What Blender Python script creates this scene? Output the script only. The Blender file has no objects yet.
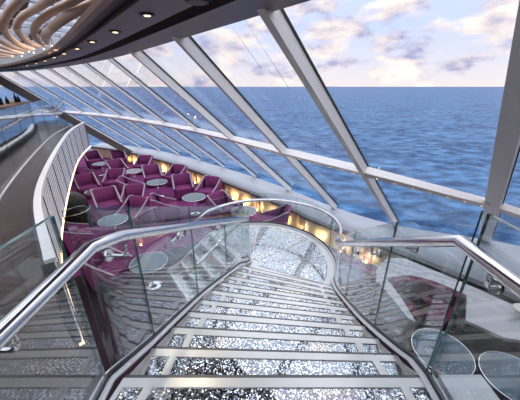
import bpy, math, random
from mathutils import Vector
random.seed(7)
C = bpy.context.scene.collection
F_PX, PITCH = 272.0, math.radians(22.7)
CP, SP = math.cos(PITCH), math.sin(PITCH)
ZOFF = 3.75                      # eye height over the lounge carpet; all numbers below are relative to the eye
FL = -3.75                       # lounge carpet
UP = -1.644                      # upper deck

def ray(u, v):
    dx, dv = (u-260)/F_PX, (v-200)/F_PX
    return Vector((dx, CP-dv*SP, -SP-dv*CP))
def at(u, v, z):
    d = ray(u, v); return d*(z/d.z)

# ------------------------------------------------------------------ materials
def nt(name):
    m = bpy.data.materials.new(name); m.use_nodes = True
    t = m.node_tree; b = t.nodes['Principled BSDF']
    return m, t, b
def pm(name, col, rough=.5, metal=0, coat=0, noise=0, nscale=20, bump=0, bscale=60, spec=.5, emit=None, es=0):
    m, t, b = nt(name)
    b.inputs['Base Color'].default_value = (*col, 1)
    b.inputs['Roughness'].default_value = rough
    b.inputs['Metallic'].default_value = metal
    b.inputs['Coat Weight'].default_value = coat
    b.inputs['Coat Roughness'].default_value = .03
    b.inputs['Specular IOR Level'].default_value = spec
    if emit:
        b.inputs['Emission Color'].default_value = (*emit, 1); b.inputs['Emission Strength'].default_value = es
    co = t.nodes.new('ShaderNodeTexCoord')
    if noise:
        n = t.nodes.new('ShaderNodeTexNoise'); n.inputs['Scale'].default_value = nscale; n.inputs['Detail'].default_value = 4
        t.links.new(co.outputs['Object'], n.inputs['Vector'])
        r = t.nodes.new('ShaderNodeMapRange'); r.inputs['To Min'].default_value = 1-noise; r.inputs['To Max'].default_value = 1+noise
        t.links.new(n.outputs['Fac'], r.inputs['Value'])
        mx = t.nodes.new('ShaderNodeVectorMath'); mx.operation = 'SCALE'; mx.inputs[0].default_value = col
        t.links.new(r.outputs['Result'], mx.inputs['Scale']); t.links.new(mx.outputs['Vector'], b.inputs['Base Color'])
    if bump:
        n = t.nodes.new('ShaderNodeTexNoise'); n.inputs['Scale'].default_value = bscale; n.inputs['Detail'].default_value = 3
        t.links.new(co.outputs['Object'], n.inputs['Vector'])
        bp = t.nodes.new('ShaderNodeBump'); bp.inputs['Strength'].default_value = bump; bp.inputs['Distance'].default_value = .01
        t.links.new(n.outputs['Fac'], bp.inputs['Height']); t.links.new(bp.outputs['Normal'], b.inputs['Normal'])
    return m
def glass_mat(name, tint, f0=.05, power=4.0):
    m = bpy.data.materials.new(name); m.use_nodes = True
    t = m.node_tree; t.nodes.clear()
    out = t.nodes.new('ShaderNodeOutputMaterial'); mix = t.nodes.new('ShaderNodeMixShader')
    tr = t.nodes.new('ShaderNodeBsdfTransparent'); tr.inputs['Color'].default_value = (*tint, 1)
    gl = t.nodes.new('ShaderNodeBsdfGlossy'); gl.inputs['Roughness'].default_value = .0; gl.inputs['Color'].default_value = (.95, .97, 1, 1)
    lw = t.nodes.new('ShaderNodeLayerWeight'); lw.inputs['Blend'].default_value = .5
    p = t.nodes.new('ShaderNodeMath'); p.operation = 'POWER'; p.inputs[1].default_value = power
    mr = t.nodes.new('ShaderNodeMapRange'); mr.inputs['To Min'].default_value = f0; mr.inputs['To Max'].default_value = .85
    t.links.new(lw.outputs['Facing'], p.inputs[0]); t.links.new(p.outputs[0], mr.inputs['Value'])
    t.links.new(mr.outputs['Result'], mix.inputs['Fac'])
    t.links.new(tr.outputs[0], mix.inputs[1]); t.links.new(gl.outputs[0], mix.inputs[2])
    t.links.new(mix.outputs[0], out.inputs['Surface'])
    return m
def crystal_mat(name):
    m, t, b = nt(name)
    co = t.nodes.new('ShaderNodeTexCoord')
    v = t.nodes.new('ShaderNodeTexVoronoi'); v.inputs['Scale'].default_value = 125
    t.links.new(co.outputs['Object'], v.inputs['Vector'])
    sp = t.nodes.new('ShaderNodeSeparateColor'); t.links.new(v.outputs['Color'], sp.inputs[0])
    cr = t.nodes.new('ShaderNodeValToRGB'); e = cr.color_ramp.elements
    e[0].position = .30; e[0].color = (.012, .013, .015, 1); e[1].position = .9; e[1].color = (.92, .96, .98, 1)
    k = e.new(.58); k.color = (.11, .12, .13, 1)
    t.links.new(sp.outputs[0], cr.inputs[0]); t.links.new(cr.outputs[0], b.inputs['Base Color'])
    # each crystal facet tilts its own way
    ge = t.nodes.new('ShaderNodeNewGeometry'); sb = t.nodes.new('ShaderNodeVectorMath'); sb.operation = 'SUBTRACT'; sb.inputs[1].default_value = (.5, .5, .5)
    sc = t.nodes.new('ShaderNodeVectorMath'); sc.operation = 'SCALE'; sc.inputs['Scale'].default_value = .4
    ad = t.nodes.new('ShaderNodeVectorMath'); ad.operation = 'ADD'; nn = t.nodes.new('ShaderNodeVectorMath'); nn.operation = 'NORMALIZE'
    t.links.new(v.outputs['Color'], sb.inputs[0]); t.links.new(sb.outputs[0], sc.inputs[0]); t.links.new(sc.outputs[0], ad.inputs[0])
    t.links.new(ge.outputs['Normal'], ad.inputs[1]); t.links.new(ad.outputs[0], nn.inputs[0]); t.links.new(nn.outputs[0], b.inputs['Normal'])
    b.inputs['Roughness'].default_value = .12; b.inputs['Metallic'].default_value = .85
    b.inputs['Coat Weight'].default_value = 1; b.inputs['Coat Roughness'].default_value = .04; b.inputs['Coat IOR'].default_value = 2.3
    return m
def sea_mat():
    m, t, b = nt('sea_water')
    co = t.nodes.new('ShaderNodeTexCoord')
    mp = t.nodes.new('ShaderNodeMapping'); mp.inputs['Rotation'].default_value = (0, 0, .5); mp.inputs['Scale'].default_value = (1, 1.5, 1)
    t.links.new(co.outputs['Object'], mp.inputs['Vector'])
    def noise(s, d):
        n = t.nodes.new('ShaderNodeTexNoise'); n.inputs['Scale'].default_value = s; n.inputs['Detail'].default_value = d
        n.inputs['Roughness'].default_value = .62
        t.links.new(mp.outputs[0], n.inputs['Vector']); return n
    n1, n2 = noise(.085, 8), noise(.014, 5)
    cr = t.nodes.new('ShaderNodeValToRGB'); e = cr.color_ramp.elements
    e[0].position = .43; e[0].color = (.009, .045, .115, 1); e[1].position = .60; e[1].color = (.075, .19, .35, 1)  # lit and dark parts of the waves are painted into the base colour
    ad = t.nodes.new('ShaderNodeMix'); ad.inputs[0].default_value = .3
    t.links.new(n1.outputs['Fac'], ad.inputs[2]); t.links.new(n2.outputs['Fac'], ad.inputs[3])
    t.links.new(ad.outputs[0], cr.inputs[0]); t.links.new(cr.outputs[0], b.inputs['Base Color'])
    bp = t.nodes.new('ShaderNodeBump'); bp.inputs['Strength'].default_value = .7; bp.inputs['Distance'].default_value = 4.0
    t.links.new(n1.outputs['Fac'], bp.inputs['Height']); t.links.new(bp.outputs['Normal'], b.inputs['Normal'])
    b.inputs['Roughness'].default_value = .45; b.inputs['IOR'].default_value = 1.33; b.inputs['Specular IOR Level'].default_value = .12
    return m

M = dict(
    chrome=pm('polished_steel', (.72, .72, .73), .13, 1),
    steel=pm('brushed_steel', (.55, .55, .56), .3, 1, noise=.06, nscale=40),
    darksteel=pm('dark_channel', (.035, .035, .038), .3, .6),
    tread=pm('pale_metal_frame', (.60, .60, .57), .32, .35, noise=.05, nscale=12),
    nosing=pm('dark_nosing', (.10, .10, .10), .4, .4),
    crystal=crystal_mat('crystal_bed'),
    glass=glass_mat('balustrade_glass', (.91, .945, .945), .06, 3.4),
    pane=glass_mat('window_glass', (.95, .97, .98), .012, 7),
    gedge=pm('green_glass_edge', (.03, .12, .10), .15, 0, coat=.5),
    carpet=pm('purple_carpet', (.17, .036, .135), .95, noise=.25, nscale=3, bump=.4, bscale=200, spec=.1),
    chair=pm('purple_velvet', (.15, .025, .105), .8, noise=.15, nscale=9, spec=.25),
    trim=pm('pale_grey_trim', (.27, .25, .30), .4),
    leg=pm('black_metal', (.015, .015, .016), .35, .5),
    tabletop=pm('glass_table_top', (.03, .07, .10), .15, 0, coat=0, noise=.3, nscale=30),
    tabdark=pm('dark_table_top', (.02, .022, .025), .1, 0, coat=1),
    sill=pm('white_sill', (.30, .325, .36), .45, noise=.05, nscale=2),
    wallcap=pm('dark_wall_cap', (.035, .03, .032), .4),
    gold=pm('gold_fabric_wall', (.66, .52, .30), .55, .3, noise=.35, nscale=5),
    mull=pm('silver_mullion', (.80, .80, .79), .4, .0, noise=.04, nscale=6),
    gasket=pm('black_gasket', (.02, .02, .022), .6),
    transom=pm('white_transom', (.90, .88, .85), .4),
    beam=pm('dark_brown_beam', (.10, .085, .08), .5),
    soffit=pm('mauve_grey_soffit', (.135, .098, .125), .45, noise=.05, nscale=2),
    groove=pm('dark_groove', (.022, .014, .018), .5),
    wood=pm('brown_wood_lining', (.20, .105, .065), .45, noise=.25, nscale=8),
    rib=pm('tan_rib', (.74, .56, .44), .42, noise=.1, nscale=5),
    mosaic=pm('skylight_panel', (.5, .55, .6), .3, .5, noise=.9, nscale=2.5),
    lamp=pm('lamp_glow', (1, .85, .6), .4, emit=(1, .72, .42), es=2.2),
    candle=pm('warm_glow', (1, .8, .5), .4, emit=(1, .66, .3), es=14),
    led=pm('led_strip', (1, .8, .6), .4, emit=(1, .70, .42), es=1.6),
    white=pm('white_panel', (.70, .71, .73), .4, noise=.03),
    slat=pm('white_slats', (.66, .67, .70), .45), slatgap=pm('grey_slat_gap', (.05, .05, .06), .6), shade=pm('dark_shaded_carpet', (.035, .022, .034), .9, noise=.3, nscale=4, spec=.1),
    deck=pm('dark_glossy_floor', (.050, .033, .025), .25, 0, spec=.2, noise=.5, nscale=2.2),
    sofa=pm('burgundy_fabric', (.105, .014, .045), .8, noise=.15, nscale=8, spec=.25),
    ledge=pm('pale_stone_ledge', (.42, .42, .43), .35, noise=.15, nscale=1.4),
    black=pm('black_gloss', (.012, .009, .008), .35, 0, spec=.15),
    ceramic=pm('cream_ceramic', (.75, .70, .60), .3),
    cable=pm('grey_cable', (.35, .36, .4), .5),
    dark=pm('dark_fabric', (.02, .017, .018), .6),
    sea=sea_mat(),
)

# ------------------------------------------------------------------ mesh builder
class MB:
    def __init__(s): s.v = []; s.f = []; s.sm = []; s.mi = []
    def face(s, idx, smooth=False, mi=0): s.f.append(tuple(idx)); s.sm.append(smooth); s.mi.append(mi)
    def add(s, pts): n = len(s.v); s.v.extend([tuple(p) for p in pts]); return n
    def hexa(s, b, t, mi=(0,)*6):          # bottom quad ccw, top quad ccw
        n = s.add(list(b)+list(t))
        for q, k in zip(((3, 2, 1, 0), (4, 5, 6, 7), (0, 1, 5, 4), (1, 2, 6, 5), (2, 3, 7, 6), (3, 0, 4, 7)), mi):
            s.face([n+i for i in q], False, k)
    def box(s, x0, x1, y0, y1, z0, z1):
        s.hexa([(x0, y0, z0), (x1, y0, z0), (x1, y1, z0), (x0, y1, z0)], [(x0, y0, z1), (x1, y0, z1), (x1, y1, z1), (x0, y1, z1)])
    def prism(s, poly, z0, z1):
        k = len(poly); n = s.add([(p[0], p[1], z0) for p in poly]+[(p[0], p[1], z1) for p in poly])
        s.face([n+i for i in range(k)][::-1]); s.face([n+k+i for i in range(k)])
        for i in range(k): j = (i+1) % k; s.face((n+i, n+j, n+k+j, n+k+i))
    def quadprism(s, q, z0, z1):            # q: four xy corners
        s.prism(q, z0, z1)
    def tube(s, path, r, seg=10, closed=False, sy=1.0):
        path = [Vector(p) for p in path]; n0 = len(s.v); k = len(path)
        up0 = Vector((0, 0, 1))
        for i, p in enumerate(path):
            a = path[i-1] if i or closed else path[i]; b = path[(i+1) % k] if i < k-1 or closed else path[i]
            d = (b-a).normalized(); side = d.cross(up0)
            if side.length < 1e-3: side = d.cross(Vector((0, 1, 0)))
            side.normalize(); up = side.cross(d)
            rr = r[i] if isinstance(r, (list, tuple)) else r
            s.add([p+side*math.cos(2*math.pi*j/seg)*rr+up*math.sin(2*math.pi*j/seg)*rr*sy for j in range(seg)])
        for i in range(k if closed else k-1):
            for j in range(seg):
                a, b = n0+i*seg, n0+((i+1) % k)*seg
                s.face((a+j, a+(j+1) % seg, b+(j+1) % seg, b+j), True)
        if not closed:
            s.face([n0+j for j in range(seg)][::-1]); s.face([n0+(k-1)*seg+j for j in range(seg)])
    def lathe(s, prof, seg=24, c=(0, 0, 0)):
        n0 = len(s.v)
        for r, z in prof: s.add([(c[0]+r*math.cos(2*math.pi*j/seg), c[1]+r*math.sin(2*math.pi*j/seg), c[2]+z) for j in range(seg)])
        for i in range(len(prof)-1):
            for j in range(seg):
                a, b = n0+i*seg, n0+(i+1)*seg
                s.face((a+j, a+(j+1) % seg, b+(j+1) % seg, b+j), abs(prof[i][1]-prof[i+1][1]) > .002 and abs(prof[i][0]-prof[i+1][0]) > -1)
        s.face([n0+j for j in range(seg)][::-1]); s.face([n0+(len(prof)-1)*seg+j for j in range(seg)])
    def strip(s, path, w, h, off=0.0, dz=0.0):   # rectangular section swept along a path, vertical sides
        pts = [Vector(p) for p in path]; n0 = len(s.v); k = len(pts)
        for i, p in enumerate(pts):
            d = (pts[min(i+1, k-1)]-pts[max(i-1, 0)]); d.z = 0; d.normalize(); n = Vector((-d.y, d.x, 0))
            a = p+n*(off-w/2); b = p+n*(off+w/2)
            s.add([(a.x, a.y, a.z+dz), (b.x, b.y, b.z+dz), (b.x, b.y, b.z+dz+h), (a.x, a.y, a.z+dz+h)])
        for i in range(k-1):
            a, b = n0+4*i, n0+4*i+4
            for j in range(4): s.face((a+j, b+j, b+(j+1) % 4, a+(j+1) % 4))
        s.face((n0+3, n0+2, n0+1, n0)[::-1]); s.face([n0+4*(k-1)+j for j in range(4)][::-1])
    def wall(s, bot, top, w, edge_mi=1):          # sheet of thickness w between two paths; rim faces take edge_mi
        k = len(bot); n0 = len(s.v)
        for i in range(k):
            d = Vector(bot[min(i+1, k-1)])-Vector(bot[max(i-1, 0)]); d.z = 0; d.normalize(); n = Vector((-d.y, d.x, 0))*w/2
            b, t = Vector(bot[i]), Vector(top[i]); s.add([b-n, b+n, t+n, t-n])
        for i in range(k-1):
            a, b = n0+4*i, n0+4*i+4
            for j in range(4): s.face((a+j, b+j, b+(j+1) % 4, a+(j+1) % 4), False, edge_mi if j == 2 else 0)
        s.face((n0, n0+1, n0+2, n0+3), False, edge_mi); s.face([n0+4*(k-1)+j for j in range(4)][::-1], False, edge_mi)
    def build(s, name, mats, parent=None, loc=None):
        me = bpy.data.meshes.new(name); me.from_pydata(s.v, [], s.f)
        if not isinstance(mats, (list, tuple)): mats = [mats]
        for m in mats: me.materials.append(m)
        for p, a, k in zip(me.polygons, s.sm, s.mi): p.use_smooth = a; p.material_index = k
        import bmesh
        bm = bmesh.new(); bm.from_mesh(me); bmesh.ops.recalc_face_normals(bm, faces=bm.faces); bm.to_mesh(me); bm.free()
        o = bpy.data.objects.new(name, me); C.objects.link(o)
        if parent: o.parent = parent
        if loc: o.location = loc
        return o
def tag(o, label, cat, group=None, kind=None):
    if label: o['label'] = label
    if cat: o['category'] = cat
    if group: o['group'] = group
    if kind: o['kind'] = kind
    return o
def thing(name, label, cat, loc=(0, 0, 0), rz=0, group=None):
    o = bpy.data.objects.new(name, None); C.objects.link(o); o.location = loc; o.rotation_euler = (0, 0, rz); o.empty_display_size = .2
    return tag(o, label, cat, group)
def local(mb, loc):                           # shift world points into a thing standing at loc
    mb.v = [(x-loc[0], y-loc[1], z-loc[2]) for x, y, z in mb.v]; return mb
def struct(o, label, cat): return tag(o, label, cat, kind='structure')
def dup(root, loc, rz, label=None, group=None):
    r = root.copy(); C.objects.link(r); r.location = loc; r.rotation_euler = (0, 0, rz)
    if label: r['label'] = label
    if group: r['group'] = group
    for ch in list(root.children):
        c = ch.copy(); C.objects.link(c); c.parent = r
        for g in list(ch.children):
            d = g.copy(); C.objects.link(d); d.parent = c
    return r
def cat_rom(pts, n=8):
    P = [Vector(p) for p in pts]; out = []
    for i in range(len(P)-1):
        p0 = P[i-1] if i else P[0]*2-P[1]; p1, p2 = P[i], P[i+1]; p3 = P[i+2] if i+2 < len(P) else P[-1]*2-P[-2]
        for j in range(n):
            t = j/n
            out.append(.5*((2*p1)+(p2-p0)*t+(2*p0-5*p1+4*p2-p3)*t*t+(3*p1-p0-3*p2+p3)*t**3))
    out.append(P[-1]); return out
def interp(tab, x):
    if x <= tab[0][0]: return tab[0][1]
    for (a, b), (c, d) in zip(tab, tab[1:]):
        if x <= c: return b+(d-b)*(x-a)/(c-a)
    return tab[-1][1]
def resample(path, step):
    out = [Vector(path[0])]; acc = 0
    for a, b in zip(path, path[1:]):
        a, b = Vector(a), Vector(b); L = (b-a).length
        if L < 1e-9: continue
        d = step-acc
        while d <= L: out.append(a+(b-a)*d/L); d += step
        acc = (acc+L) % step
    if (out[-1]-Vector(path[-1])).length > step*.3: out.append(Vector(path[-1]))
    return out

# ------------------------------------------------------------------ sea and sky
mb = MB(); mb.add([(-30000, -30000, 0), (30000, -30000, 0), (30000, 30000, 0), (-30000, 30000, 0)]); mb.face((0, 1, 2, 3))
tag(mb.build('sea', M['sea'], loc=(0, 0, -48)), 'blue rippled open sea reaching to the horizon outside', 'sea', kind='stuff')

w = bpy.data.worlds.new('World'); bpy.context.scene.world = w; w.use_nodes = True
t = w.node_tree; t.nodes.clear(); L = t.links.new
out = t.nodes.new('ShaderNodeOutputWorld'); bg = t.nodes.new('ShaderNodeBackground'); L(bg.outputs[0], out.inputs[0])
co = t.nodes.new('ShaderNodeTexCoord'); sx = t.nodes.new('ShaderNodeSeparateXYZ'); L(co.outputs['Generated'], sx.inputs[0])
mp = t.nodes.new('ShaderNodeMapping'); mp.inputs['Scale'].default_value = (1, 1, 2.3); mp.inputs['Location'].default_value = (.35, .1, .2)
L(co.outputs['Generated'], mp.inputs['Vector'])
def wn(scale, detail, rough=.55):
    n = t.nodes.new('ShaderNodeTexNoise'); n.inputs['Scale'].default_value = scale; n.inputs['Detail'].default_value = detail; n.inputs['Roughness'].default_value = rough
    L(mp.outputs[0], n.inputs['Vector']); return n
def ramp(stops, src):
    r = t.nodes.new('ShaderNodeValToRGB'); e = r.color_ramp.elements
    e[0].position, e[0].color = stops[0][0], (*stops[0][1], 1); e[1].position, e[1].color = stops[-1][0], (*stops[-1][1], 1)
    for p, c in stops[1:-1]: k = e.new(p); k.color = (*c, 1)
    L(src, r.inputs[0]); return r
def mixc(fac, a, b):
    m = t.nodes.new('ShaderNodeMix'); m.data_type = 'RGBA'; L(fac, m.inputs[0]); L(a, m.inputs[6]); L(b, m.inputs[7]); return m.outputs[2]
base = ramp([(0, (.78, .68, .68)), (.05, (.70, .66, .72)), (.16, (.54, .60, .82)), (.4, (.62, .67, .80)), (1, (.58, .64, .78))], sx.outputs['Z'])
cfac = ramp([(.46, (0, 0, 0)), (.56, (1, 1, 1))], wn(6.5, 8).outputs['Fac'])
ccol = ramp([(.36, (.36, .36, .54)), (.5, (.72, .62, .64)), (.64, (.94, .83, .74))], wn(9.5, 7).outputs['Fac'])
skycol = mixc(cfac.outputs[0], base.outputs[0], ccol.outputs[0])
st = t.nodes.new('ShaderNodeMapRange'); st.inputs['From Min'].default_value = .22; st.inputs['From Max'].default_value = .6
st.inputs['To Min'].default_value = 1.0; st.inputs['To Max'].default_value = 2.6
L(sx.outputs['Z'], st.inputs['Value']); L(skycol, bg.inputs['Color']); L(st.outputs[0], bg.inputs['Strength'])

# ------------------------------------------------------------------ window wall
feet = [(6.25, 4.45), (4.90, 5.14), (3.27, 5.79), (2.07, 6.83), (.97, 8.22), (-.18, 9.5), (-1.48, 10.8), (-2.7, 11.92), (-3.95, 13.0), (-5.2, 13.95), (-6.5, 14.75), (-7.9, 15.5), (-9.4, 16.1)]
tops = [(3.3, 1.6), (1.90, 2.22), (.04, 2.42), (-.96, 3.66), (-2.09, 5.05), (-3.22, 6.34), (-4.5, 7.6), (-5.75, 8.75), (-7.0, 9.8), (-8.3, 10.75), (-9.6, 11.55), (-11.0, 12.3), (-12.5, 12.9)]
ZF, ZT, STL = -3.08, .55, (.20, .35, .515, .53)
Fv = [Vector((x, y, ZF)) for x, y in feet]; Tv = [Vector((x, y, ZT)) for x, y in tops]
def bar(mb, a, b, wdt, dep, n, off=0):     # box bar a->b, n = outward normal
    d = (b-a).normalized(); s = d.cross(n).normalized()
    p = [a+s*(-wdt/2)+n*(off), a+s*(wdt/2)+n*(off), a+s*(wdt/2)+n*(off+dep), a+s*(-wdt/2)+n*(off+dep)]
    q = [x+(b-a) for x in p]; mb.hexa(p, q)
for i in range(len(feet)-1):
    a, b, c, d = Fv[i], Fv[i+1], Tv[i+1], Tv[i]
    n = (b-a).cross(d-a).normalized()
    if n.z < 0: n = -n
    win = thing('window_%d' % (i+1), None, None, tuple(a)); struct(win, 'inclined sea window bay with a silver mullion on its edge', 'window')
    mb = MB(); mb.hexa([a+n*.10, b+n*.10, c+n*.10, d+n*.10], [a+n*.125, b+n*.125, c+n*.125, d+n*.125]); local(mb, a).build('pane', M['pane'], win)
    mb = MB()
    big = .20 if i == 1 else (.075 if i < 5 else .06)
    nm = n
    if i == 1:
        sd = (d-a).cross(n).normalized(); sd = sd if sd.x > 0 else -sd
        nm = (n+sd*.42).normalized()
    dep = .15 if i < 5 else .08
    bar(mb, a, d+(d-a)*.02, big, dep, nm, .09-dep)
    local(mb, a).build('mullion', M['mull'], win)
    mb = MB(); bar(mb, a, d+(d-a)*.02, big+.02, .022, nm, .076); local(mb, a).build('gasket', M['gasket'], win)
    mb = MB(); p, q = a.lerp(d, STL[min(i, 3)]), b.lerp(c, STL[min(i+1, 3)])
    bar(mb, p, q, .12, .12, n, -.06); tro = local(mb, a).build('transom', M['transom'], win)
    if i in (1, 2, 3):
        for j in range(7):
            c = p.lerp(q, (j+.7)/7.4)-n*.062-(d-a).normalized()*.035
            mb = MB(); mb.lathe([(.005, -.005), (.008, 0), (.005, .005)], 8, c); local(mb, a).build('spot_lamp', M['led'], tro)
# thick dark structural column parallel to the mullions
a, d = Fv[10]+Vector((-.1, -.35, -.1)), Tv[10]+Vector((-.1, -.35, -.05)); n = Vector((.55, .5, .67)).normalized()
mb = MB(); bar(mb, a, d, .36, .30, n, -.42)
col_o = tag(mb.build('structural_column', M['beam']), 'thick dark brown slanted beam beside the far windows', 'column')
for k in (.62, .68):
    p = a.lerp(d, k)+n*(-.44)
    mb = MB(); mb.lathe([(.05, 0), (.05, .03)], 10, p-Vector((0, 0, .015))); mb.build('lamp', M['lamp'], col_o)
# stay wires outside
for (p, q), lb in (((at(226, 18, 4.2), at(262, 70, .9)), 'thin stay wire outside, left of the pair crossing the sky'), ((at(240, 12, 4.2), at(286, 84, .1)), 'thin stay wire outside, right of the pair crossing the sky')):
    if 1:
        d0 = ray(*( (226, 18) if 'left' in lb else (240, 12))); d1 = ray(*((262, 70) if 'left' in lb else (290, 90)))
        mb = MB(); mb.tube([d0*22, d1*22], .018, 6); tag(mb.build('stay_wire', M['cable']), lb, 'cable')

# low lit wall, sill
wl = [(6.6, .6), (5.6, 1.95), (4.18, 3.42), (2.9, 4.78), (1.72, 5.92), (1.25, 6.43), (.84, 7.0), (-.75, 8.75), (-2.44, 10.5), (-4.4, 12.25), (-6.4, 13.75), (-8.0, 14.75), (-9.6, 15.5)]
wl = [tuple(p)[:2] for p in cat_rom([(x, y, 0) for x, y in wl], 4)]
mb = MB(); mb.strip([(x, y, FL) for x, y in wl], .10, .53); struct(mb.build('wall_front', M['gold']), 'low gold lit wall under the window sill', 'wall')
mb = MB(); mb.strip([(x, y, FL+.53) for x, y in wl], .16, .06); struct(mb.build('trim_1', M['wallcap']), 'dark cap along the low gold wall', 'trim')
mb = MB(); mb.strip([(x, y, FL) for x, y in wl], .13, .05, 0); struct(mb.build('baseboard_front', M['wallcap']), 'dark skirting at the low gold wall', 'trim')
inner = [Vector((x, y, FL+.585)) for x, y in wl]
fo = cat_rom([Vector((8.2, 3.4, ZF))]+Fv, 4)
fo = resample(fo, .4)
mb = MB(); n0 = mb.add(inner); 
def nearest_param(k): return k/(len(inner)-1)
outer = []
cum = [0]
for p, q in zip(fo, fo[1:]): cum.append(cum[-1]+(q-p).length)
for p in inner:
    i = min(range(len(fo)), key=lambda k: (fo[k].xy-p.xy).length); outer.append(fo[i])
n1 = mb.add([p+Vector((0, 0, 0)) for p in outer]); n2 = mb.add([p-Vector((0, 0, .04)) for p in inner]); n3 = mb.add([p-Vector((0, 0, .04)) for p in outer])
for i in range(len(inner)-1):
    mb.face((n0+i, n0+i+1, n1+i+1, n1+i), True); mb.face((n2+i, n3+i, n3+i+1, n2+i+1)); mb.face((n0+i, n2+i, n2+i+1, n0+i+1)); mb.face((n1+i, n1+i+1, n3+i+1, n3+i))
struct(mb.build('trim_2', M['sill']), 'wide white window sill along the foot of the glass', 'sill')
# hull skirt below the sill
# pilasters dividing the gold wall and uplights
wp = resample([Vector((x, y, FL)) for x, y in wl], .62)
li = 0
for i, p in enumerate(wp[:-1]):
    if p.x < -7.2 or p.x > 2.9: continue
    d = (wp[i+1]-wp[i]).normalized(); nrm = Vector((-d.y, d.x, 0))
    if nrm.y > 0: nrm = -nrm
    q = p+nrm*.11
    mb = MB(); mb.lathe([(.035, 0), (.04, .05), (.03, .06), (.026, .075)], 10)
    r = bpy.data.objects.new('candle_light', None); C.objects.link(r); r.location = q+Vector((0, 0, .002))
    tag(r, 'small glowing light at the foot of the low gold wall', 'light', 'small lights along the gold wall')
    mb.build('holder', M['leg'], r)
    mb = MB(); mb.lathe([(.022, .075), (.024, .10), (.012, .13)], 10); mb.build('flame', M['candle'], r)
    if li % 1 == 0:
        ld = bpy.data.lights.new('wall_glow', 'SPOT'); ld.energy = 6.5; ld.spot_size = 2.4; ld.spot_blend = .7; ld.color = (1, .74, .44); ld.shadow_soft_size = .05
        lo = bpy.data.objects.new('wall_glow', ld); C.objects.link(lo); lo.parent = r; lo.location = (nrm.x*.12, nrm.y*.12, .2); lo.rotation_euler = Vector((-nrm.x, -nrm.y, .05)).to_track_quat('-Z', 'Y').to_euler()
    if li % 3 == 0:
        mb = MB(); pp = p+nrm*.065
        mb.hexa([pp-d*.09-nrm*.02, pp+d*.09-nrm*.02, pp+d*.09+nrm*.02, pp-d*.09+nrm*.02], [x+Vector((0, 0, .50)) for x in (pp-d*.09-nrm*.02, pp+d*.09-nrm*.02, pp+d*.09+nrm*.02, pp-d*.09+nrm*.02)])
        struct(mb.build('trim_%d' % (10+li), M['wood']), 'brown post dividing the low gold wall', 'trim')
    li += 1

# floors
mb = MB(); mb.prism([(x, y) for x, y in wl]+[(-14, 15.5), (-14, -4), (8.5, -4)], FL-.1, FL); struct(mb.build('floor', M['carpet']), 'purple carpet of the lounge below the stair', 'floor')

mb = MB(); mb.prism([(-7, -3.9), (8.0, -3.9), (7.2, 0), (4.4, 2.8), (2.3, 4.9), (1.35, 5.9), (.4, 6.4), (-1.2, 6.2), (-2.3, 5.7), (-3.7, 5.0), (-4.3, 4.2), (-6, 3.4)], FL, FL+.004); struct(mb.build('floor_stair', M['shade']), 'dark carpet round the foot of the stair, deck shade put into its colour', 'floor')  # thin dark carpet sheet; shade under the deck is part of its colour
# ------------------------------------------------------------------ ceiling bands
edge = [Vector((2.56, -.68, 0)), Vector((1.30, .87, 0))]+[Vector((x, y, 0)) for x, y in tops[2:]]
ed = cat_rom(edge, 4)
def off(path, dist):
    o = []
    for i, p in enumerate(path):
        d = path[min(i+1, len(path)-1)]-path[max(i-1, 0)]; d.normalize(); o.append(p+Vector((-d.y, d.x, 0))*dist)
    return o
def band(name, d0, d1, z, m, label, th=.06):
    a, b = off(ed, d0), off(ed, d1); mb = MB(); k = len(a)
    n0 = mb.add([(p.x, p.y, z) for p in a]); n1 = mb.add([(p.x, p.y, z) for p in b]); n2 = mb.add([(p.x, p.y, z+th) for p in a]); n3 = mb.add([(p.x, p.y, z+th) for p in b])
    for i in range(k-1):
        mb.face((n0+i, n0+i+1, n1+i+1, n1+i)); mb.face((n2+i, n3+i, n3+i+1, n2+i+1)); mb.face((n0+i, n2+i, n2+i+1, n0+i+1)); mb.face((n1+i, n1+i+1, n3+i+1, n3+i))
    mb.face((n0, n1, n3, n2)); mb.face((n0+k-1, n2+k-1, n3+k-1, n1+k-1))
    return struct(mb.build(name, m), label, 'ceiling')
SGN = 1
band('ceiling', -.06, .32, .52, M['soffit'], 'mauve grey soffit along the top of the windows', .12)
band('trim_3', .32, .46, .60, M['groove'], 'dark shadow groove in the soffit')
band('trim_4', .46, .80, .53, M['soffit'], 'mauve grey ceiling strip holding the downlights', .12)
band('trim_5', .80, .90, .57, M['groove'], 'dark groove inside the downlight strip')
band('trim_6', .90, .96, .56, M['wood'], 'brown lining strip carrying the curved ribs', .05)
mb = MB(); mb.prism([(.02, 2.42), (.35, 2.12), (1.2, 1.75), (2.2, 1.7), (3.35, 1.55), (2.56, -.68), (1.30, .87)], .56, .66); struct(mb.build('trim_8', M['soffit']), 'mauve grey ceiling in the window corner at the right', 'ceiling')
# skylight above the ribs
mb = MB(); e = off(ed, .05); e2 = off(ed, 4.6); SK = 1.25
mb.prism([(p.x, p.y) for p in e]+[(p.x, p.y) for p in e2[::-1]], SK, SK+.02); sky_o = mb.build('window_20', M['pane']); struct(sky_o, 'glazed skylight above the curved ribs', 'skylight')
mb = MB(); mb.strip([Vector((p.x, p.y, .62)) for p in e], .05, SK-.62); mb.build('upstand', M['white'], sky_o)
for j in range(0, len(ed), 2):
    mb = MB(); a, b = Vector((e[j].x, e[j].y, SK-.07)), Vector((e2[j].x, e2[j].y, SK-.07)); mb.strip([a, b], .10, .07); mb.build('glazing_bar', M['mosaic'], sky_o)
for dd in (.5, 1.2, 1.9, 2.6, 3.4):
    mb = MB(); mb.strip([Vector((p.x, p.y, SK-.06)) for p in off(ed, dd)], .16, .06); mb.build('glazing_bar', M['groove'], sky_o)

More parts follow.
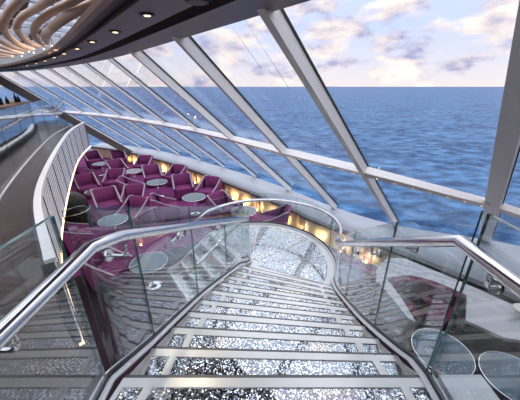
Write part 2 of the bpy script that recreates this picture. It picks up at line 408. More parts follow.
# downlights
row = resample(off(ed, .66), .93)
for j, (u, v) in enumerate([(147, 14), (115, 31), (92, 41), (77, 48), (64, 53), (54, 57), (45, 60.3), (36, 63), (27, 65)]):
    p = at(u, v, .53)
    nm = ['nearest of the row and furthest right', 'second from the nearest, warm lit', 'third from the near end', 'fourth from the near end', 'fifth from the near end', 'sixth from the near end', 'third from the far end', 'second from the far end', 'furthest of the row at the far left'][j]
    r = thing('downlight', 'small round ceiling downlight, '+nm, 'downlight', p, 0, 'downlights in the mauve ceiling strip')
    mb = MB(); mb.lathe([(.055, -.012), (.062, -.004), (.062, 0)], 16); mb.build('rim', M['groove'], r)
    mb = MB(); mb.lathe([(.022, -.016), (.028, -.012)], 12); mb.build('bulb', M['lamp'], r)
    ld = bpy.data.lights.new('downlight_beam', 'SPOT'); ld.energy = 25; ld.color = (1, .82, .6); ld.spot_size = 1.6; ld.shadow_soft_size = .04
    lo = bpy.data.objects.new('downlight_beam', ld); C.objects.link(lo); lo.parent = r; lo.location = (0, 0, -.03)
for (u, v), lb in (((197, 1), 'dark round speaker grille in the ceiling strip at the top of the view'),):
    p = at(u, v, .53); mb = MB(); mb.lathe([(.07, -.012), (.085, 0)], 18, p); tag(mb.build('ceiling_speaker', M['groove']), lb, 'speaker')

# curved ribs, each bent its own way round the opening
ZR = (.62, .66, .76, .86, .95, 1.0, 1.03, 1.05)
ribs = [
    ([(47, 43), (45.5, 36), (52, 28), (65, 18.5), (82, 9), (102, -1), (128, -15)], .064, 'tan curved ceiling rib nearest the dark groove, the widest and straightest'),
    ([(46, 45), (40, 42), (34.5, 33.5), (37, 24), (50, 13.5), (66, 4.5), (90, -8)], .052, 'tan curved ceiling rib, second from the dark groove'),
    ([(40, 47), (30, 43), (20, 34), (17, 26), (23, 16.5), (38, 7.5), (52, -1), (75, -12)], .054, 'tan curved ceiling rib, third from the dark groove'),
    ([(34, 49.3), (20, 45), (7, 34.5), (3.5, 24), (9, 12), (20, 0), (35, -14)], .056, 'tan curved ceiling rib bending along the left edge of the view'),
    ([(28, 51.4), (12, 46.5), (-6, 36), (-14, 22), (-5, 5), (10, -15)], .054, 'tan curved ceiling rib, nearest of those cut by the left edge'),
    ([(23, 53), (8, 49), (-10, 42), (-28, 30), (-34, 12)], .048, 'tan ceiling rib, second of those cut by the left edge'),
    ([(18, 54.6), (3, 51.5), (-16, 46), (-36, 36), (-46, 20)], .048, 'tan ceiling rib, third of those cut by the left edge'),
    ([(13, 56.2), (-2, 53.8), (-20, 49.5), (-42, 42), (-56, 30)], .044, 'tan ceiling rib, second furthest at the left edge'),
    ([(8, 57.8), (-6, 56), (-24, 53), (-46, 47), (-62, 38)], .04, 'tan ceiling rib, furthest at the left edge above the last downlights'),
]
for px, rd, lb in ribs:
    P = cat_rom([at(u, v, ZR[i]) for i, (u, v) in enumerate(px)], 7); b0 = P[0].copy()
    mb = MB(); mb.tube([p-b0 for p in P], [rd*(.55+.45*min(1, i/9)) for i in range(len(P))], 14, sy=.85)
    o = mb.build('ceiling_rib', M['rib'], loc=b0); tag(o, lb, 'rib', 'curved ribs of the ceiling')
for j, (u, v) in enumerate(((52, 47), (44, 50), (34, 53.5), (22, 57))):
    p = at(u, v, .605)
    cl = thing('cove_light', 'small warm cove light at the foot of the tan ceiling ribs, '+('nearest', 'second nearest', 'third nearest', 'furthest')[j], 'light', p+Vector((0, 0, .012)), 0, 'cove lights of the ribs')
    mb = MB(); mb.lathe([(.012, 0), (.012, .012), (.008, .016)], 10); mb.build('lens', M['lamp'], cl)
    ld = bpy.data.lights.new('cove_glow', 'SPOT'); ld.energy = 7; ld.spot_size = 2.5; ld.spot_blend = .6; ld.color = (1, .70, .44); ld.shadow_soft_size = .05
    lo = bpy.data.objects.new('cove_glow', ld); C.objects.link(lo); lo.parent = cl; lo.location = (.06, .05, -.07); lo.rotation_euler = Vector((-.70, -.66, .35)).to_track_quat('-Z', 'Y').to_euler()
# room behind the viewer
mb = MB(); mb.prism([(p.x, p.y) for p in off(ed, 4.5)]+[(-16.1, 8), (-16.1, -4.1), (8.5, -4.1), (8.5, -2.5), (2.56, -.68)][0:0]+[(-16.1, 10), (-16.1, -4.1), (2.5, -4.1)], .62, .72)
struct(mb.build('ceiling_rear', M['soffit']), 'dark ceiling over the rear of the upper deck', 'ceiling')
mb = MB(); e = off(ed, .92); mb.prism([(2.56, -.68), (2.5, -4.1), (8.5, -4.1), (8.5, -2.0), (3.35, 1.62)], .60, .70); struct(mb.build('trim_30', M['soffit']), 'dark ceiling behind the window corner', 'ceiling')
mb = MB(); mb.box(-16.1, 8.5, -4.1, -4.0, FL, .72); pass
mb2 = MB(); mb2.strip([Vector((x, y, FL)) for x, y in ((6.45, 4.45), (3.42, 1.5), (4.6, -.3), (4.6, -4.05))], .06, .72-FL); struct(mb2.build('wall_light_blocker', M['wood']), 'added brown wall right of the booth, out of view, shutting out light', 'wall')  # unseen wall, added to keep sky light out of the open right side
struct(mb.build('wall_back', M['wood']), 'brown panelled rear wall behind the stair', 'wall')
mb = MB(); mb.box(-16.2, -16.1, -4.1, 16, FL, .72); struct(mb.build('wall_left', M['wood']), 'brown panelled wall at the far left of the upper deck', 'wall')

# ------------------------------------------------------------------ staircase
R0, NS = .14, 9
def zk(k): return UP-R0*k
Lx = [(1.136, -.83), (1.6, -.775), (2.5, -.643), (3.3, -.47), (3.88, -.335), (4.2, -.25)]
Rx = [(1.136, 1.03), (1.37, .985), (1.98, .977), (2.6, 1.03), (3.18, 1.10), (3.62, 1.2)]
def sm(tab): return [(p.x, p.y) for p in cat_rom([(a, b, 0) for a, b in tab], 6)]
Lx, Rx = sm(Lx), sm(Rx)
def Lp(k): y = 1.136+.315*k; return Vector((interp(Lx, y), y, zk(k)))
def Rp(k): y = 1.136+.2549*k; return Vector((interp(Rx, y), y, zk(k)))
stair = thing('staircase', 'curved staircase with crystal filled treads leading down to a round landing', 'staircase', (0, 1.136, FL))
SO = Vector((0, 1.136, FL))
def part(mb, name, mat, parent=stair): return local(mb, SO).build(name, mat, parent)
def quad(k0p, k1p, s0, s1, t0, t1):        # corners inside tread k between nosings; s in metres from each side, t 0..1
    def pt(s, t):
        l = k0p[0].lerp(k1p[0], t); r = k0p[1].lerp(k1p[1], t); wd = (r-l).length
        f = s/wd if s >= 0 else 1+s/wd
        if s == 'R': f = 1
        return l.lerp(r, f)
    return [pt(s0, t0), pt(s1, t0), pt(s1, t1), pt(s0, t1)]
def tread(bk, fr, z, depth, deep=.035, plate=True, sides=(.155, .205)):
    a, b = sides; tn = 1-.022/depth; tw = 1-.078/depth
    mb = MB()
    for (s0, s1, t0, t1) in ((0, -1e-6, tw, tn), (a, b, 0, tw), (-b, -a, 0, tw), (0, .03, 0, tw), (-.03, -1e-6, 0, tw)):
        mb.prism([(p.x, p.y) for p in quad(bk, fr, s0, s1, t0, t1)], z-deep, z)
    q = quad(bk, fr, 0, -1e-6, 0, tn); mb.prism([(p.x, p.y) for p in q], z-deep-.02, z-deep)
    tr = part(mb, 'tread', M['tread'])
    mb = MB(); mb.prism([(p.x, p.y) for p in quad(bk, fr, 0, -1e-6, tn, 1)], z-deep-.02, z-.004); part(mb, 'nosing', M['nosing'], tr)
    mb = MB(); mb.prism([(p.x, p.y) for p in quad(bk, fr, b, -b, 0, tw)], z-deep, z-.008); part(mb, 'crystal_panel', M['crystal'], tr)
    for s0, s1 in ((.03, a), (-a, -.03)):
        mb = MB(); mb.prism([(p.x, p.y) for p in quad(bk, fr, s0, s1, 0, tw)], z-deep, z-.008); part(mb, 'crystal_border', M['crystal'], tr)
    return tr
# top landing (surface 0), then the treads
lb, lf = (Vector((-.90, .75, UP)), Vector((1.06, .75, UP))), (Lp(0), Rp(0))
tread(lb, lf, UP, .386)
for i in range(6):
    y1 = .75-i*.38; tread((Vector((-.90, y1-.38, UP)), Vector((1.06, y1-.38, UP))), (Vector((-.90, y1, UP)), Vector((1.06, y1, UP))), UP, .38)
for k in range(1, NS+1):
    bk = (Lp(k-1), Rp(k-1)); fr = (Lp(k), Rp(k)); tread(bk, fr, zk(k), .3)
    q = [(p.x, p.y) for p in (bk[0], bk[1])]
    mb = MB(); d = (bk[1]-bk[0]).normalized(); n = Vector((-d.y, d.x, 0))*.006
    a, b = bk[0]-n*3, bk[1]-n*3
    mb.prism([(p.x, p.y) for p in (a-n, b-n, b+n, a+n)], zk(k), zk(k-1)-.056); part(mb, 'riser', M['nosing'])
# round landing
LZ = zk(10); LC = Vector((-.05, 4.37, LZ)); LR = 1.47
def arcp(a, r=LR): return LC+Vector((math.cos(a), math.sin(a), 0))*r
l9, r9 = Lp(9), Rp(9)
ring = Vector((-.20, 4.30, LZ))
A0, A1 = math.radians(-31), math.radians(138)
arc = [arcp(A0+(A1-A0)*i/36) for i in range(37)]
poly = [Vector((l9.x, l9.y-.03, LZ)), Vector((r9.x, r9.y-.03, LZ))]+arc+[Vector((-.36, 4.27, LZ))]
mb = MB(); mb.prism([(p.x, p.y) for p in poly], LZ-.10, LZ-.006); part(mb, 'landing', M['tread'])
hd = Vector((-.76, -.65, 0)).normalized()
# crystal wedges around the landing with pale joints
wed = [(-.58, .02), (.05, .55), (.58, 1.05), (1.08, 1.55), (1.58, 2.02), (2.05, A1-.02)]
pan0 = ring+Vector((.03, -.08, 0))
for a0, a1 in wed:
    pts = [arcp(a0+(a1-a0)*i/10, LR-.16) for i in range(11)]
    c0 = pan0+(pts[0]-pan0).normalized()*.15; c1 = pan0+(pts[-1]-pan0).normalized()*.15
    def clip(p):        # keep panels beyond the last nosing
        nd = (r9-l9).normalized(); nn = Vector((-nd.y, nd.x, 0)); h = (p-Vector((l9.x, l9.y, LZ))).dot(nn)
        return p if h > .03 else p+nn*(.03-h)
    mb = MB(); mb.prism([(p.x, p.y) for p in [clip(c0)]+[clip(p) for p in pts]+[clip(c1)]], LZ-.02, LZ+.002); part(mb, 'landing_crystal_panel', M['crystal'])
# lower flight
lowo = arc[-1]; lowi = Vector((-.36, 4.27, LZ))
for k in range(1, 5):
    bk = (lowi+hd*.26*(k-1), lowo+hd*.26*(k-1)); fr = (lowi+hd*.26*k, lowo+hd*.26*k)
    tread((bk[0], bk[1]), (fr[0], fr[1]), LZ-.141*k, .26)
    mb = MB(); n = hd*.006; a, b = bk[0]-hd*.02, bk[1]-hd*.02
    mb.prism([(p.x, p.y) for p in (a-n, b-n, b+n, a+n)], LZ-.141*k, LZ-.141*(k-1)-.056); part(mb, 'riser', M['nosing'])
# stringers under both edges
Lpath = [Lp(k*.5) for k in range(0, 19)]; Rpath = [Rp(k*.5) for k in range(0, 19)]
for pth in (Lpath, Rpath):
    mb = MB(); mb.strip([p+Vector((0, 0, -.33)) for p in pth], .05, .27); part(mb, 'stringer', M['tread'])
mb = MB(); mb.strip([p+Vector((0, 0, -.30)) for p in arc], .05, .30); part(mb, 'landing_fascia', M['tread'])
for a, b in ((lowi, lowi+hd*1.04), (lowo, lowo+hd*1.04)):
    mb = MB(); mb.strip([a+Vector((0, 0, -.3)), b+Vector((0, 0, -.70))], .05, .20); part(mb, 'stringer', M['tread'])
# carrying columns
for x, y in ((-.1, 4.6), (.7, 4.9), (.3, 2.7)):
    mb = MB(); top = LZ-.1 if y > 3.5 else zk(5)-.36; mb.lathe([(.06, 0), (.06, top-FL)], 14, (x, y, FL)); part(mb, 'support_post', M['steel'])

# ------------------------------------------------------------------ balustrades
def balustrade(name, label, path, top_h, panels, rail, brackets, shoe=True, kick=None):
    b0 = Vector((path[0].x, path[0].y, path[0].z))
    root = thing(name, label, 'balustrade', b0)
    if shoe:
        mb = MB(); mb.strip(path, .085, .015, 0, 0.002); local(mb, b0).build('base_strip', M['white'], root)
        mb = MB(); mb.strip(path, .020, .028, 0, .017); local(mb, b0).build('glass_channel', M['darksteel'], root)
    for (i0, i1) in panels:
        sub = path[i0:i1+1]; 
        e0 = (sub[1]-sub[0]).normalized()*.006; e1 = (sub[-1]-sub[-2]).normalized()*.006
        sub = [sub[0]+e0]+sub[1:-1]+[sub[-1]-e1]
        mb = MB(); mb.wall([p+Vector((0, 0, .03)) for p in sub], [p+Vector((0, 0, top_h(p))) for p in sub], .018 if abs(sub[0].z-sub[-1].z) < 1e-4 and sub[0].y < 1.2 else .010)
        local(mb, b0).build('glass_panel', [M['glass'], M['gedge']], root)
    if rail:
        mb = MB(); mb.tube(rail, .032, 14); ro = local(mb, b0).build('handrail', M['chrome'], root)
    for p, q in brackets:           # p on the rail, q on the glass
        mb = MB(); dn = Vector((0, 0, -.10)); mb.tube(cat_rom([p+Vector((0, 0, -.03)), p+dn*.8, p+dn+(q-p)*.15, p+dn+(q-p)*.6, p+dn+(q-p)], 5), .010, 8)
        br = local(mb, b0).build('rail_bracket', M['chrome'], root)
        d = (q-p).normalized(); mb = MB(); c = p+dn+(q-p); mb.tube([c-d*.03, c-d*.006], .034, 14)
        local(mb, b0).build('clamp_disc', M['chrome'], br)
    return root
def side(p, q, s, dist):
    d = (q-p); d.z = 0; d.normalize(); return Vector((-d.y, d.x, 0))*dist*s
# left: landing run, flight, hairpin at the foot
lp = [Vector((-.92, y, UP)) for y in (-1.5, -.4, .5, 1.09)]
flp = cat_rom([Vector((-.91, 1.125, UP)), Vector((-.86, 1.22, UP-.01))]+[Lp(k)+Vector((-.03, 0, .02)) for k in (1, 2, 3, 4, 5, 6, 7, 8, 9)]+[Vector((-.245, 4.17, zk(9.7))), Vector((-.19, 4.31, LZ)), Vector((-.25, 4.40, LZ)), Vector((-.36, 4.34, LZ))], 4)
rl = [Vector((-.77, -1.5, -.68)), Vector((-.77, .3, -.68)), Vector((-.775, 1.06, -.68))]
rfl = []
for k in [i*.5 for i in range(1, 19)]:
    p = Lp(k); h = .965-.007*k; rfl.append(Vector((p.x+.055, p.y, p.z+h)))
rfl += [Vector((-.235, 4.15, -2.09)), Vector((-.20, 4.27, -2.14)), Vector((-.26, 4.36, -2.18)), Vector((-.37, 4.32, -2.25))]
rfl += [Vector((-.37, 4.32, -2.25))+hd*.26*k+Vector((0, 0, -.14*k)) for k in (1, 2, 3, 4)]
railL = rl+rfl
nfl = len(flp)
balustrade('glass_balustrade', 'left glass balustrade with steel handrail curving down the inner side of the stair', lp+flp, lambda p: 1.115 if p.y < 4.1 else 1.0,
           [(0, 3), (4, 10), (11-1, 21), (21, 33), (33, 44), (44, 4+nfl-1)] if False else [(0, 3), (4, 13), (13, 24), (24, 36), (36, 4+nfl-1)],
           railL, [(Vector((-.74, 1.28, -.77)), Vector((-.865, 1.28, -.77))), (Vector((-.775, .62, -.68)), Vector((-.905, .62, -.68))), (Lp(3)+Vector((.055, 0, .95)), Lp(3)+Vector((-.02, 0, .95))), (Lp(6)+Vector((.055, 0, .93)), Lp(6)+Vector((-.02, 0, .93)))])
# lower inner run
lowrun = [Vector((-.42, 4.30, LZ))+hd*.13*k+Vector((0, 0, -.0706*k)) for k in range(9)]
balustrade('glass_balustrade', 'short glass balustrade along the inner side of the lower flight', lowrun, lambda p: .95, [(0, 4), (4, 8)], None, [])
# right: flight and round landing and lower flight
rp_ = [Vector((1.02, y, UP)) for y in (-1.5, -.4, .5, 1.10)]
rarc = [arcp(math.radians(a)) for a in range(-24, 139, 6)]
out_path = [Vector((1.02, 1.125, UP))]+[Rp(k)+Vector((.03, 0, .02)) for k in [i*.5 for i in range(1, 19)]]+[Vector((1.235, 3.70, LZ+.05))]+rarc+[lowo+hd*.26*k+Vector((0, 0, -.141*k)) for k in (1, 2, 3, 4)]
rr = [Vector((.955, -1.5, -.68)), Vector((.955, .3, -.68)), Vector((.952, 1.12, -.68))]
for k in [i*.5 for i in range(1, 19)]:
    p = Rp(k); h = .955-.02*k; rr.append(Vector((p.x-.07+.04*k/9, p.y, p.z+h)))
rr += [Vector((1.19, 3.62, -2.16))]
for a in range(-22, 139, 8):
    r = LR-.02-.0*a; q = arcp(math.radians(a), r); rr.append(Vector((q.x, q.y, -2.20-.18*min(1, (a+22)/70)-.12*max(0, (a-48)/90))))
rr += [Vector((lowo.x, lowo.y, -2.5))+hd*.26*k+Vector((0, 0, -.13*k)) for k in (1, 2, 3, 4)]
no = len(rp_)
def toph(p): return 1.10 if p.y < 3.5 and p.x > .5 else .80
balustrade('glass_balustrade', 'right glass balustrade with steel handrail sweeping round the outside of the round landing', rp_+out_path, lambda p: interp([(1.0, 1.13), (3.7, .88), (4.4, .78), (9, .76)], p.y) if p.x > -.3 else .76,
           [(0, 3), (4, 9), (9, 16), (16, 23), (23, 30), (30, 37), (37, 44), (44, 51), (51, no+len(out_path)-1)],
           rr, [(Vector((.955, .92, -.68)), Vector((1.01, .92, -.68))), (Vector((.93, 1.5, -.86)), Vector((1.01, 1.5, -.86))), (Rp(3)+Vector((-.06, 0, .89)), Rp(3)+Vector((.02, 0, .89))), (Rp(5)+Vector((-.05, 0, .85)), Rp(5)+Vector((.02, 0, .85))), (Rp(7)+Vector((-.045, 0, .81)), Rp(7)+Vector((.02, 0, .81)))])
# white ledge outside the right landing glass
mb = MB(); mb.box(1.10, 1.36, -2.4, 1.13, UP-.12, UP+.005); struct(mb.build('trim_9', M['white']), 'white ledge outside the right landing glass', 'trim')

# ------------------------------------------------------------------ upper deck on the left
fc = cat_rom([(-1.02, 1.136, 0), (-1.5, 1.55, 0), (-2.0, 2.13, 0), (-3.24, 3.62, 0), (-4.38, 5.4, 0), (-6.0, 8.26, 0), (-7.2, 10.6, 0), (-8.1, 12.9, 0)], 6)
mb = MB(); mb.prism([(p.x, p.y) for p in fc]+[(-10.2, 12.9), (-16, 10), (-16, -4), (-1.02, -4)], UP-.25, UP); struct(mb.build('floor_upper', M['deck']), 'dark glossy floor of the upper deck on the left', 'floor')
bal = thing('balcony_parapet', 'curved white ribbed parapet of the upper deck above the purple chairs', 'parapet', (-4.38, 5.4, -2.64))
B0 = Vector((-4.38, 5.4, -2.64)); fcp = [p for p in fc if p.x < -1.95]
mb = MB(); mb.strip([Vector((p.x, p.y, -2.60)) for p in fcp], .10, 1.06); local(mb, B0).build('panel', M['slatgap'], bal)
mb = MB()
for j in range(13):
    mb.strip([Vector((p.x, p.y, -2.57+j*.079)) for p in fcp], .010, .044, -.056)
local(mb, B0).build('slat_face', M['slat'], bal)
mb = MB(); mb.strip([Vector((p.x, p.y, -1.54)) for p in fcp], .09, .04, -.025); local(mb, B0).build('top_cap', M['white'], bal)
mb = MB(); mb.strip([Vector((p.x, p.y, -2.64)) for p in fcp], .05, .04, -.045); local(mb, B0).build('light_strip', M['led'], bal)
fr_ = resample(fcp, 1.1)
for i, p in enumerate(fr_[:-1]):
    d = (fr_[i+1]-p).normalized(); n = Vector((d.y, -d.x, 0)); q = Vector((p.x, p.y, -2.58))+n*.072
    mb = MB(); mb.hexa([q-d*.012-n*.005, q+d*.012-n*.005, q+d*.012+n*.005, q-d*.012+n*.005], [x+Vector((0, 0, 1.02)) for x in (q-d*.012-n*.005, q+d*.012-n*.005, q+d*.012+n*.005, q-d*.012+n*.005)])
    local(mb, B0).build('joint', M['gasket'], bal)
gp = [Vector((p.x, p.y, UP)) for p in resample(off([p for p in fc if p.x < -2.6], .55), .4)]
gp = gp[:-1]
rail_u = [p+Vector((.0, -.0, .95)) for p in off(gp, .10)]
rail_u = [Vector((p.x, p.y, UP+.95)) for p in rail_u]
npn = len(gp)
balustrade('glass_balustrade', 'glass balustrade with steel handrail on the upper deck behind the white ribbed parapet', gp, lambda p: 1.2, [(i, min(i+4, npn-1)) for i in range(0, npn-1, 4)], rail_u,
           [(rail_u[i], gp[i]+Vector((0, 0, .95))) for i in range(2, npn-1, 4)])

# ------------------------------------------------------------------ furniture
def make_chair(fab):
    r = thing('armchair', 'x', 'armchair')
    W, D, th = .36, .34, .075
    pl = []       # outline from front-left round the back to front-right; front is +y
    pl += [(-W, D-.02*i) for i in (0,)]+[(-W, D*.5), (-W, 0), (-W, -.18)]
    for i in range(7):
        a = math.pi+math.pi/2*i/6; pl.append((-W+.16+.16*math.cos(a), -D+.16+.16*math.sin(a)))
    pl += [(0, -D-.01)]
    pl += [(-x, y) for x, y in pl[:-1][::-1]]
    def hgt(x, y):
        f = (y+D)/(2*D)
        return .76 if f < .22 else .76-.32*min(1, ((f-.22)/.78))**.6
    k = len(pl); mb = MB()
    cen = (0, .05)
    ins = []
    for i, (x, y) in enumerate(pl):
        a, b = pl[max(i-1, 0)], pl[min(i+1, k-1)]; d = Vector((b[0]-a[0], b[1]-a[1])).normalized(); n = Vector((-d.y, d.x))
        ins.append((x+n.x*th, y+n.y*th))
    lean = lambda y, h: y-.10*(h/.8)*max(0, min(1, (.1-y)/.3))
    o0 = mb.add([(x*.92, y*.95, .05) for x, y in pl]); o1 = mb.add([(x, lean(y, hgt(x, y)), hgt(x, y)) for x, y in pl])
    i1 = mb.add([(x, lean(y, hgt(*pl[i])), hgt(*pl[i])-.005) for i, (x, y) in enumerate(ins)]); i0 = mb.add([(x, y, .05) for x, y in ins])
    for i in range(k-1):
        for a, b in ((o0, o1), (o1, i1), (i1, i0), (i0, o0)): mb.face((a+i, a+i+1, b+i+1, b+i), a in (o0, i1))
    mb.face((o0, o1, i1, i0)); mb.face((o0+k-1, i0+k-1, i1+k-1, o1+k-1))
    mb.build('backrest', fab, r)
    mb = MB(); 
    n = mb.add([(-.28, -.24, .05), (.28, -.24, .05), (.28, .34, .05), (-.28, .34, .05), (-.28, -.24, .36), (.28, -.24, .36), (.28, .34, .39), (-.28, .34, .39), (-.25, -.21, .39), (.25, -.21, .39), (.25, .315, .42), (-.25, .315, .42)])
    for q in ((3, 2, 1, 0), (0, 1, 5, 4), (1, 2, 6, 5), (2, 3, 7, 6), (3, 0, 4, 7), (4, 5, 9, 8), (5, 6, 10, 9), (6, 7, 11, 10), (7, 4, 8, 11), (8, 9, 10, 11)): mb.face(q)
    mb.build('seat', fab, r)
    for s in (0, 1):
        idx = [i for i in range(k) if (pl[i][0] < -.2 if s == 0 else pl[i][0] > .2)]
        path = [((pl[i][0]+ins[i][0])/2, lean((pl[i][1]+ins[i][1])/2, hgt(*pl[i])), hgt(*pl[i])+.006) for i in idx]
        path = cat_rom(path, 2)
        mb = MB(); mb.strip(path, .040, .012, 0, 0); 
        mb.build('arm_trim', M['trim'], r)
    for sx in (-.27, .27):
        for sy in (-.25, .26):
            mb = MB(); mb.lathe([(.014, 0), (.02, .05)], 8, (sx, sy, 0)); mb.build('leg', M['leg'], r)
    return r
def make_table(top, rad=.35, h=.55):
    r = thing('cocktail_table', 'x', 'table')
    mb = MB(); mb.lathe([(rad-.01, h-.02), (rad, h-.015), (rad, h-.004), (rad-.006, h)], 32); tt = mb.build('table_top', top, r)
    mb = MB(); n = 36
    mb.tube([((rad+.004)*math.cos(2*math.pi*i/n), (rad+.004)*math.sin(2*math.pi*i/n), h-.010) for i in range(n)], .009, 6, True); mb.build('rim', M['chrome'], tt)
    mb = MB(); mb.lathe([(.03, .02), (.025, .1), (.025, h-.02)], 12); mb.build('stem', M['chrome'], r)
    mb = MB(); mb.lathe([(.20, 0), (.20, .012), (.03, .03)], 24); mb.build('base', M['chrome'], r)
    return r
tabs = [  # u, v of the top centre, material, label
    (101, 163.5, 'tabletop', 'pale round cocktail table furthest left near the ribbed parapet'),
    (133, 171, 'tabdark', 'dark round cocktail table between the far rows of purple armchairs'),
    (157, 182, 'tabletop', 'pale blue round cocktail table in the middle of the purple armchairs'),
    (194, 197, 'tabletop', 'pale blue round cocktail table nearest the gold wall, left of the steel handrail'),
    (97, 191, 'tabdark', 'dark oval looking cocktail table at the left beside the black drum'),
    (113, 220, 'tabletop', 'pale round cocktail table seen through the top of the left stair glass'),
    (152, 262, 'tabletop', 'grey round cocktail table beside the lower flight, seen through the left glass'),
    (244, 211, 'tabdark', 'dark round cocktail table between the two armchairs behind the round landing'),
    (442, 351, 'tabletop', 'blue grey round cocktail table nearest the right stair glass'),
    (516, 378, 'tabletop', 'blue grey round cocktail table cut off at the right edge of the view'),
]
T0 = None; tpos = []
protoT = {}
for u, v, m, lb in tabs:
    p = at(u, v, FL+.55); loc = Vector((p.x, p.y, FL+.005))
    if lb.startswith('grey round'): loc.x -= .06
    if m not in protoT: protoT[m] = o = make_table(M[m]); o.location = loc; o['label'] = lb; o['group'] = 'cocktail tables'
    else: dup(protoT[m], loc, 0, lb, 'cocktail tables')
    tpos.append(loc)
chairs = [  # u, v on the visible middle of the chair, table faced
    (119, 159, 1, 'purple armchair against the gold wall at the far end of the lounge'),
    (118, 170, 1, 'purple armchair left of the dark table in the far row'),
    (94, 160, 0, 'purple armchair beside the far end of the ribbed parapet'),
    (87, 171, 0, 'purple armchair in front of the furthest left table, close to the parapet'),
    (119, 179, 4, 'purple armchair with its back to the dark table row, beside the grey trimmed chair'),
    (103, 183, 4, 'purple armchair facing the dark oval looking table'),
    (145, 165, 1, 'purple armchair near the gold wall right of the dark table'),
    (150, 176, 2, 'purple armchair behind the middle pale blue table'),
    (179, 175, 2, 'purple armchair near the gold wall right of the middle pale blue table'),
    (141, 191, 2, 'purple armchair with its back to the stair, in front of the middle pale blue table'),
    (183, 187, 3, 'purple armchair between the middle and the nearer pale blue tables'),
    (172, 206, 3, 'purple armchair left in front of the table nearest the gold wall'),
    (116, 202, 5, 'purple armchair turned away in front of the dark oval looking table'),
    (98, 209, 5, 'purple armchair left of the table seen through the stair glass'),
    (142, 211, 5, 'purple armchair right of the table seen through the stair glass'),
    (213, 189, 3, 'purple armchair close to the gold wall right of the nearer pale blue table'),
    (226, 209, 7, 'purple armchair left of the dark table behind the round landing'),
    (265, 211, 7, 'purple armchair right of the dark table behind the round landing, nearest the gold wall'),
    (90, 232, 5, 'purple armchair near the foot of the ribbed parapet, seen through the left glass'),
    (118, 268, 6, 'purple armchair beside the grey table, seen low through the left stair glass'),
]
ch0 = None; pos = []; DR = at(72, 210, FL+.6); DR = Vector((DR.x, DR.y, FL))
for u, v, ti, lb in chairs:
    p = at(u, v, FL+.38); pos.append([Vector((p.x, p.y, FL+.005)), ti, lb])
# keep neighbours apart: pairwise easing on the floor plan
for _ in range(200):
    for i, a in enumerate(pos):
        for j, b in enumerate(pos):
            if i < j:
                d = b[0]-a[0]; L_ = d.length
                if L_ < .93: d = d/L_*(.93-L_)*.5; a[0] -= d; b[0] += d
        for tp, md in [(q_, .86) for q_ in tpos]+[(DR, .92)]:
            d = a[0]-tp; L_ = d.length
            if L_ < md: a[0] += d/L_*(md-L_)
        # gold wall clearance
        q = min(wl, key=lambda w_: (Vector((w_[0], w_[1]))-a[0].xy).length); i0 = wl.index(q); q2 = wl[min(i0+1, len(wl)-1)] if i0 < len(wl)-1 else wl[i0-1]
        dd = (Vector(q2)-Vector(q)).normalized(); nn = Vector((-dd.y, dd.x)); 
        if nn.y > 0: nn = -nn
        h = (a[0].xy-Vector(q)).dot(nn)
        if h < .62: a[0].x += nn.x*(.62-h); a[0].y += nn.y*(.62-h)
        # round landing clearance
        d = Vector((a[0].x-LC.x, a[0].y-LC.y)); 
        if d.length < LR+.55: d = d/d.length*(LR+.55-d.length); a[0].x += d.x; a[0].y += d.y
for p, ti, lb in pos:
    f = tpos[ti]-p; rz = math.atan2(f.y, f.x)-math.pi/2+random.uniform(-.15, .15)
    if ch0 is None: ch0 = make_chair(M['chair']); ch0.location = p; ch0.rotation_euler = (0, 0, rz); ch0['label'] = lb; ch0['group'] = 'purple armchairs in the lounge'
    else: dup(ch0, p, rz, lb, 'purple armchairs in the lounge')

# dark glossy drum
p = DR; r = thing('drum_counter', 'large dark glossy round drum standing beside the ribbed parapet', 'counter', (p.x, p.y, FL+.005))
mb = MB(); mb.lathe([(.36, 0), (.41, .1), (.43, .6), (.38, .9), (.25, 1.04), (.10, 1.08)], 32); mb.build('body', M['black'], r)
mb = MB(); n = 40; mb.tube([(.437*math.cos(2*math.pi*i/n), .437*math.sin(2*math.pi*i/n), .6) for i in range(n)], .012, 6, True); mb.build('band', M['steel'], r)

# booth on the right: pale ledge round a burgundy sofa
LH = .62
lz = FL+LH
b_in = [at(378, 290, lz), at(384, 276, lz), at(393, 268, lz), at(420, 268, lz), at(450, 281, lz), at(466, 292, lz), at(466, 330, lz)]
b_out = [at(373, 292, lz), at(376, 268, lz), at(386, 256, lz), at(404, 254, lz), at(450, 272, lz), at(520, 301, lz), at(560, 330, lz)]
root = thing('booth_ledge', 'pale stone ledge curving round the burgundy sofa under the windows', 'ledge', (3.2, 3.6, FL))
BO = Vector((3.2, 3.6, FL))
left_ret = [at(378, 282, lz), at(394, 300, lz), at(408, 318, lz), at(416, 322, lz), at(403, 300, lz), at(385, 276, lz)]
back = [at(376, 283, lz), at(377, 268, lz), at(387, 258, lz), at(404, 258, lz), at(450, 277, lz), at(530, 312, lz), at(530, 342, lz), at(505, 338, lz), at(483, 328, lz), at(466, 320, lz), at(467, 295, lz), at(440, 283, lz), at(410, 275, lz), at(388, 278, lz)]
mb = MB(); mb.prism([(p.x, p.y) for p in back], lz-.05, lz); local(mb, BO).build('ledge_top', M['ledge'], root)
mb = MB(); mb.prism([(p.x, p.y) for p in back], FL+.005, lz-.05); local(mb, BO).build('ledge_front', M['wallcap'], root)
mb = MB(); mb.prism([(p.x, p.y) for p in left_ret], FL+.005, lz-.002); local(mb, BO).build('end_panel', M['ledge'], root)
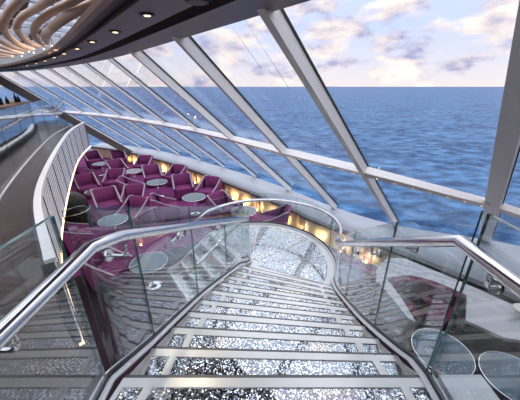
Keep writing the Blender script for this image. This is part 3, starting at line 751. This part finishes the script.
# sofa
sb = [at(388, 280, lz-.02), at(410, 277, lz-.02), at(440, 285, lz-.02), at(465, 297, lz-.02)]
sroot = thing('sofa', 'burgundy curved sofa inside the pale ledge, seen through the right stair glass', 'sofa', (sb[0].x, sb[0].y, FL)); SB = Vector((sb[0].x, sb[0].y, FL))
path = cat_rom([Vector((p.x, p.y, FL+.1)) for p in sb], 6)
sd_ = off([Vector((p.x, p.y, 0)) for p in path], 0)
def inset(d): return [Vector((p.x, p.y, 0)) for p in off([Vector((p.x, p.y, 0)) for p in path], -d)]
fs = inset(.08)
mb = MB(); mb.strip([Vector((p.x, p.y, FL+.05)) for p in inset(.10)], .15, .60); local(mb, SB).build('backrest', M['sofa'], sroot)
mb = MB(); mb.strip([Vector((p.x, p.y, FL+.30)) for p in inset(.43)], .50, .14); local(mb, SB).build('seat', M['sofa'], sroot)
mb = MB(); mb.strip([Vector((p.x, p.y, FL+.005)) for p in inset(.41)], .44, .30); local(mb, SB).build('plinth', M['dark'], sroot)
# lamp bowl on ledge
p = at(519, 316, lz); r = thing('table_lamp', 'small cream bowl lamp standing on the pale ledge at the right edge', 'lamp', (p.x, p.y, lz+.001))
mb = MB(); mb.lathe([(.05, 0), (.05, .01), (.015, .02), (.015, .05)], 16); mb.build('base', M['steel'], r)
mb = MB(); mb.lathe([(.03, .05), (.09, .08), (.115, .13), (.10, .15)], 24); mb.build('bowl', M['ceramic'], r)

# upper deck furniture at the far left
for i, (x, y, lb) in enumerate([(-10.2, 8.2, 'dark tub chair on the upper deck furthest left'), (-9.4, 9.9, 'dark tub chair on the upper deck near the slanted beam'), (-8.4, 6.5, 'dark tub chair on the upper deck behind the glass'), (-6.2, 4.6, 'dark tub chair on the upper deck nearest the left edge')]):
    if i == 0:
        dk = make_chair(M['dark']); dk.location = (x, y, UP+.001); dk.rotation_euler = (0, 0, 1.0); dk['label'] = lb; dk['group'] = 'dark chairs on the upper deck'; dk0 = dk
    else: dup(dk0, (x, y, UP+.001), .7*i, lb, 'dark chairs on the upper deck')

ca, cb = Vector((-6.15, 6.1, UP)), Vector((-7.95, 9.7, UP))
bc = thing('bar_counter', 'long dark counter on the upper deck behind the far left glass balustrade', 'counter', (ca+cb)/2)
BC = (ca+cb)/2
mb = MB(); mb.strip([ca, cb], .36, 1.13, 0, .003); local(mb, BC).build('body', M['dark'], bc)
mb = MB(); mb.strip([ca, cb], .44, .04, 0, 1.135); local(mb, BC).build('counter_top', M['wood'], bc)
for j in range(9):
    p = ca.lerp(cb, .05+.105*j+.03*(j % 2)); h = .13+.07*((j*5) % 3)
    mb = MB(); mb.lathe([(.040, 0), (.045, .01), (.045, h*.55), (.018, h*.75), (.018, h)], 10)
    o = mb.build('bottle', M['black'] if j % 3 else M['gold'], loc=(p.x, p.y, UP+1.177))
    tag(o, 'small bottle standing on the dark upper deck counter at the far left', 'bottle', 'bottles on the upper deck counter')
# ------------------------------------------------------------------ lift everything so the lounge carpet lies at zero
for o in list(bpy.context.scene.objects):
    if o.parent is None: o.location.z += ZOFF
cam = bpy.data.cameras.new('Camera'); co_ = bpy.data.objects.new('Camera', cam); C.objects.link(co_)
co_.location = (0, 0, ZOFF); co_.rotation_euler = (math.pi/2-PITCH, 0, 0)
cam.sensor_width = 36; cam.lens = 36*F_PX/520; cam.clip_start = .02; cam.clip_end = 60000
bpy.context.scene.camera = co_
vs = bpy.context.scene.view_settings
vs.view_transform = 'Standard'; vs.look = 'None'; vs.gamma = 1; vs.use_curve_mapping = False; vs.exposure = 0.5
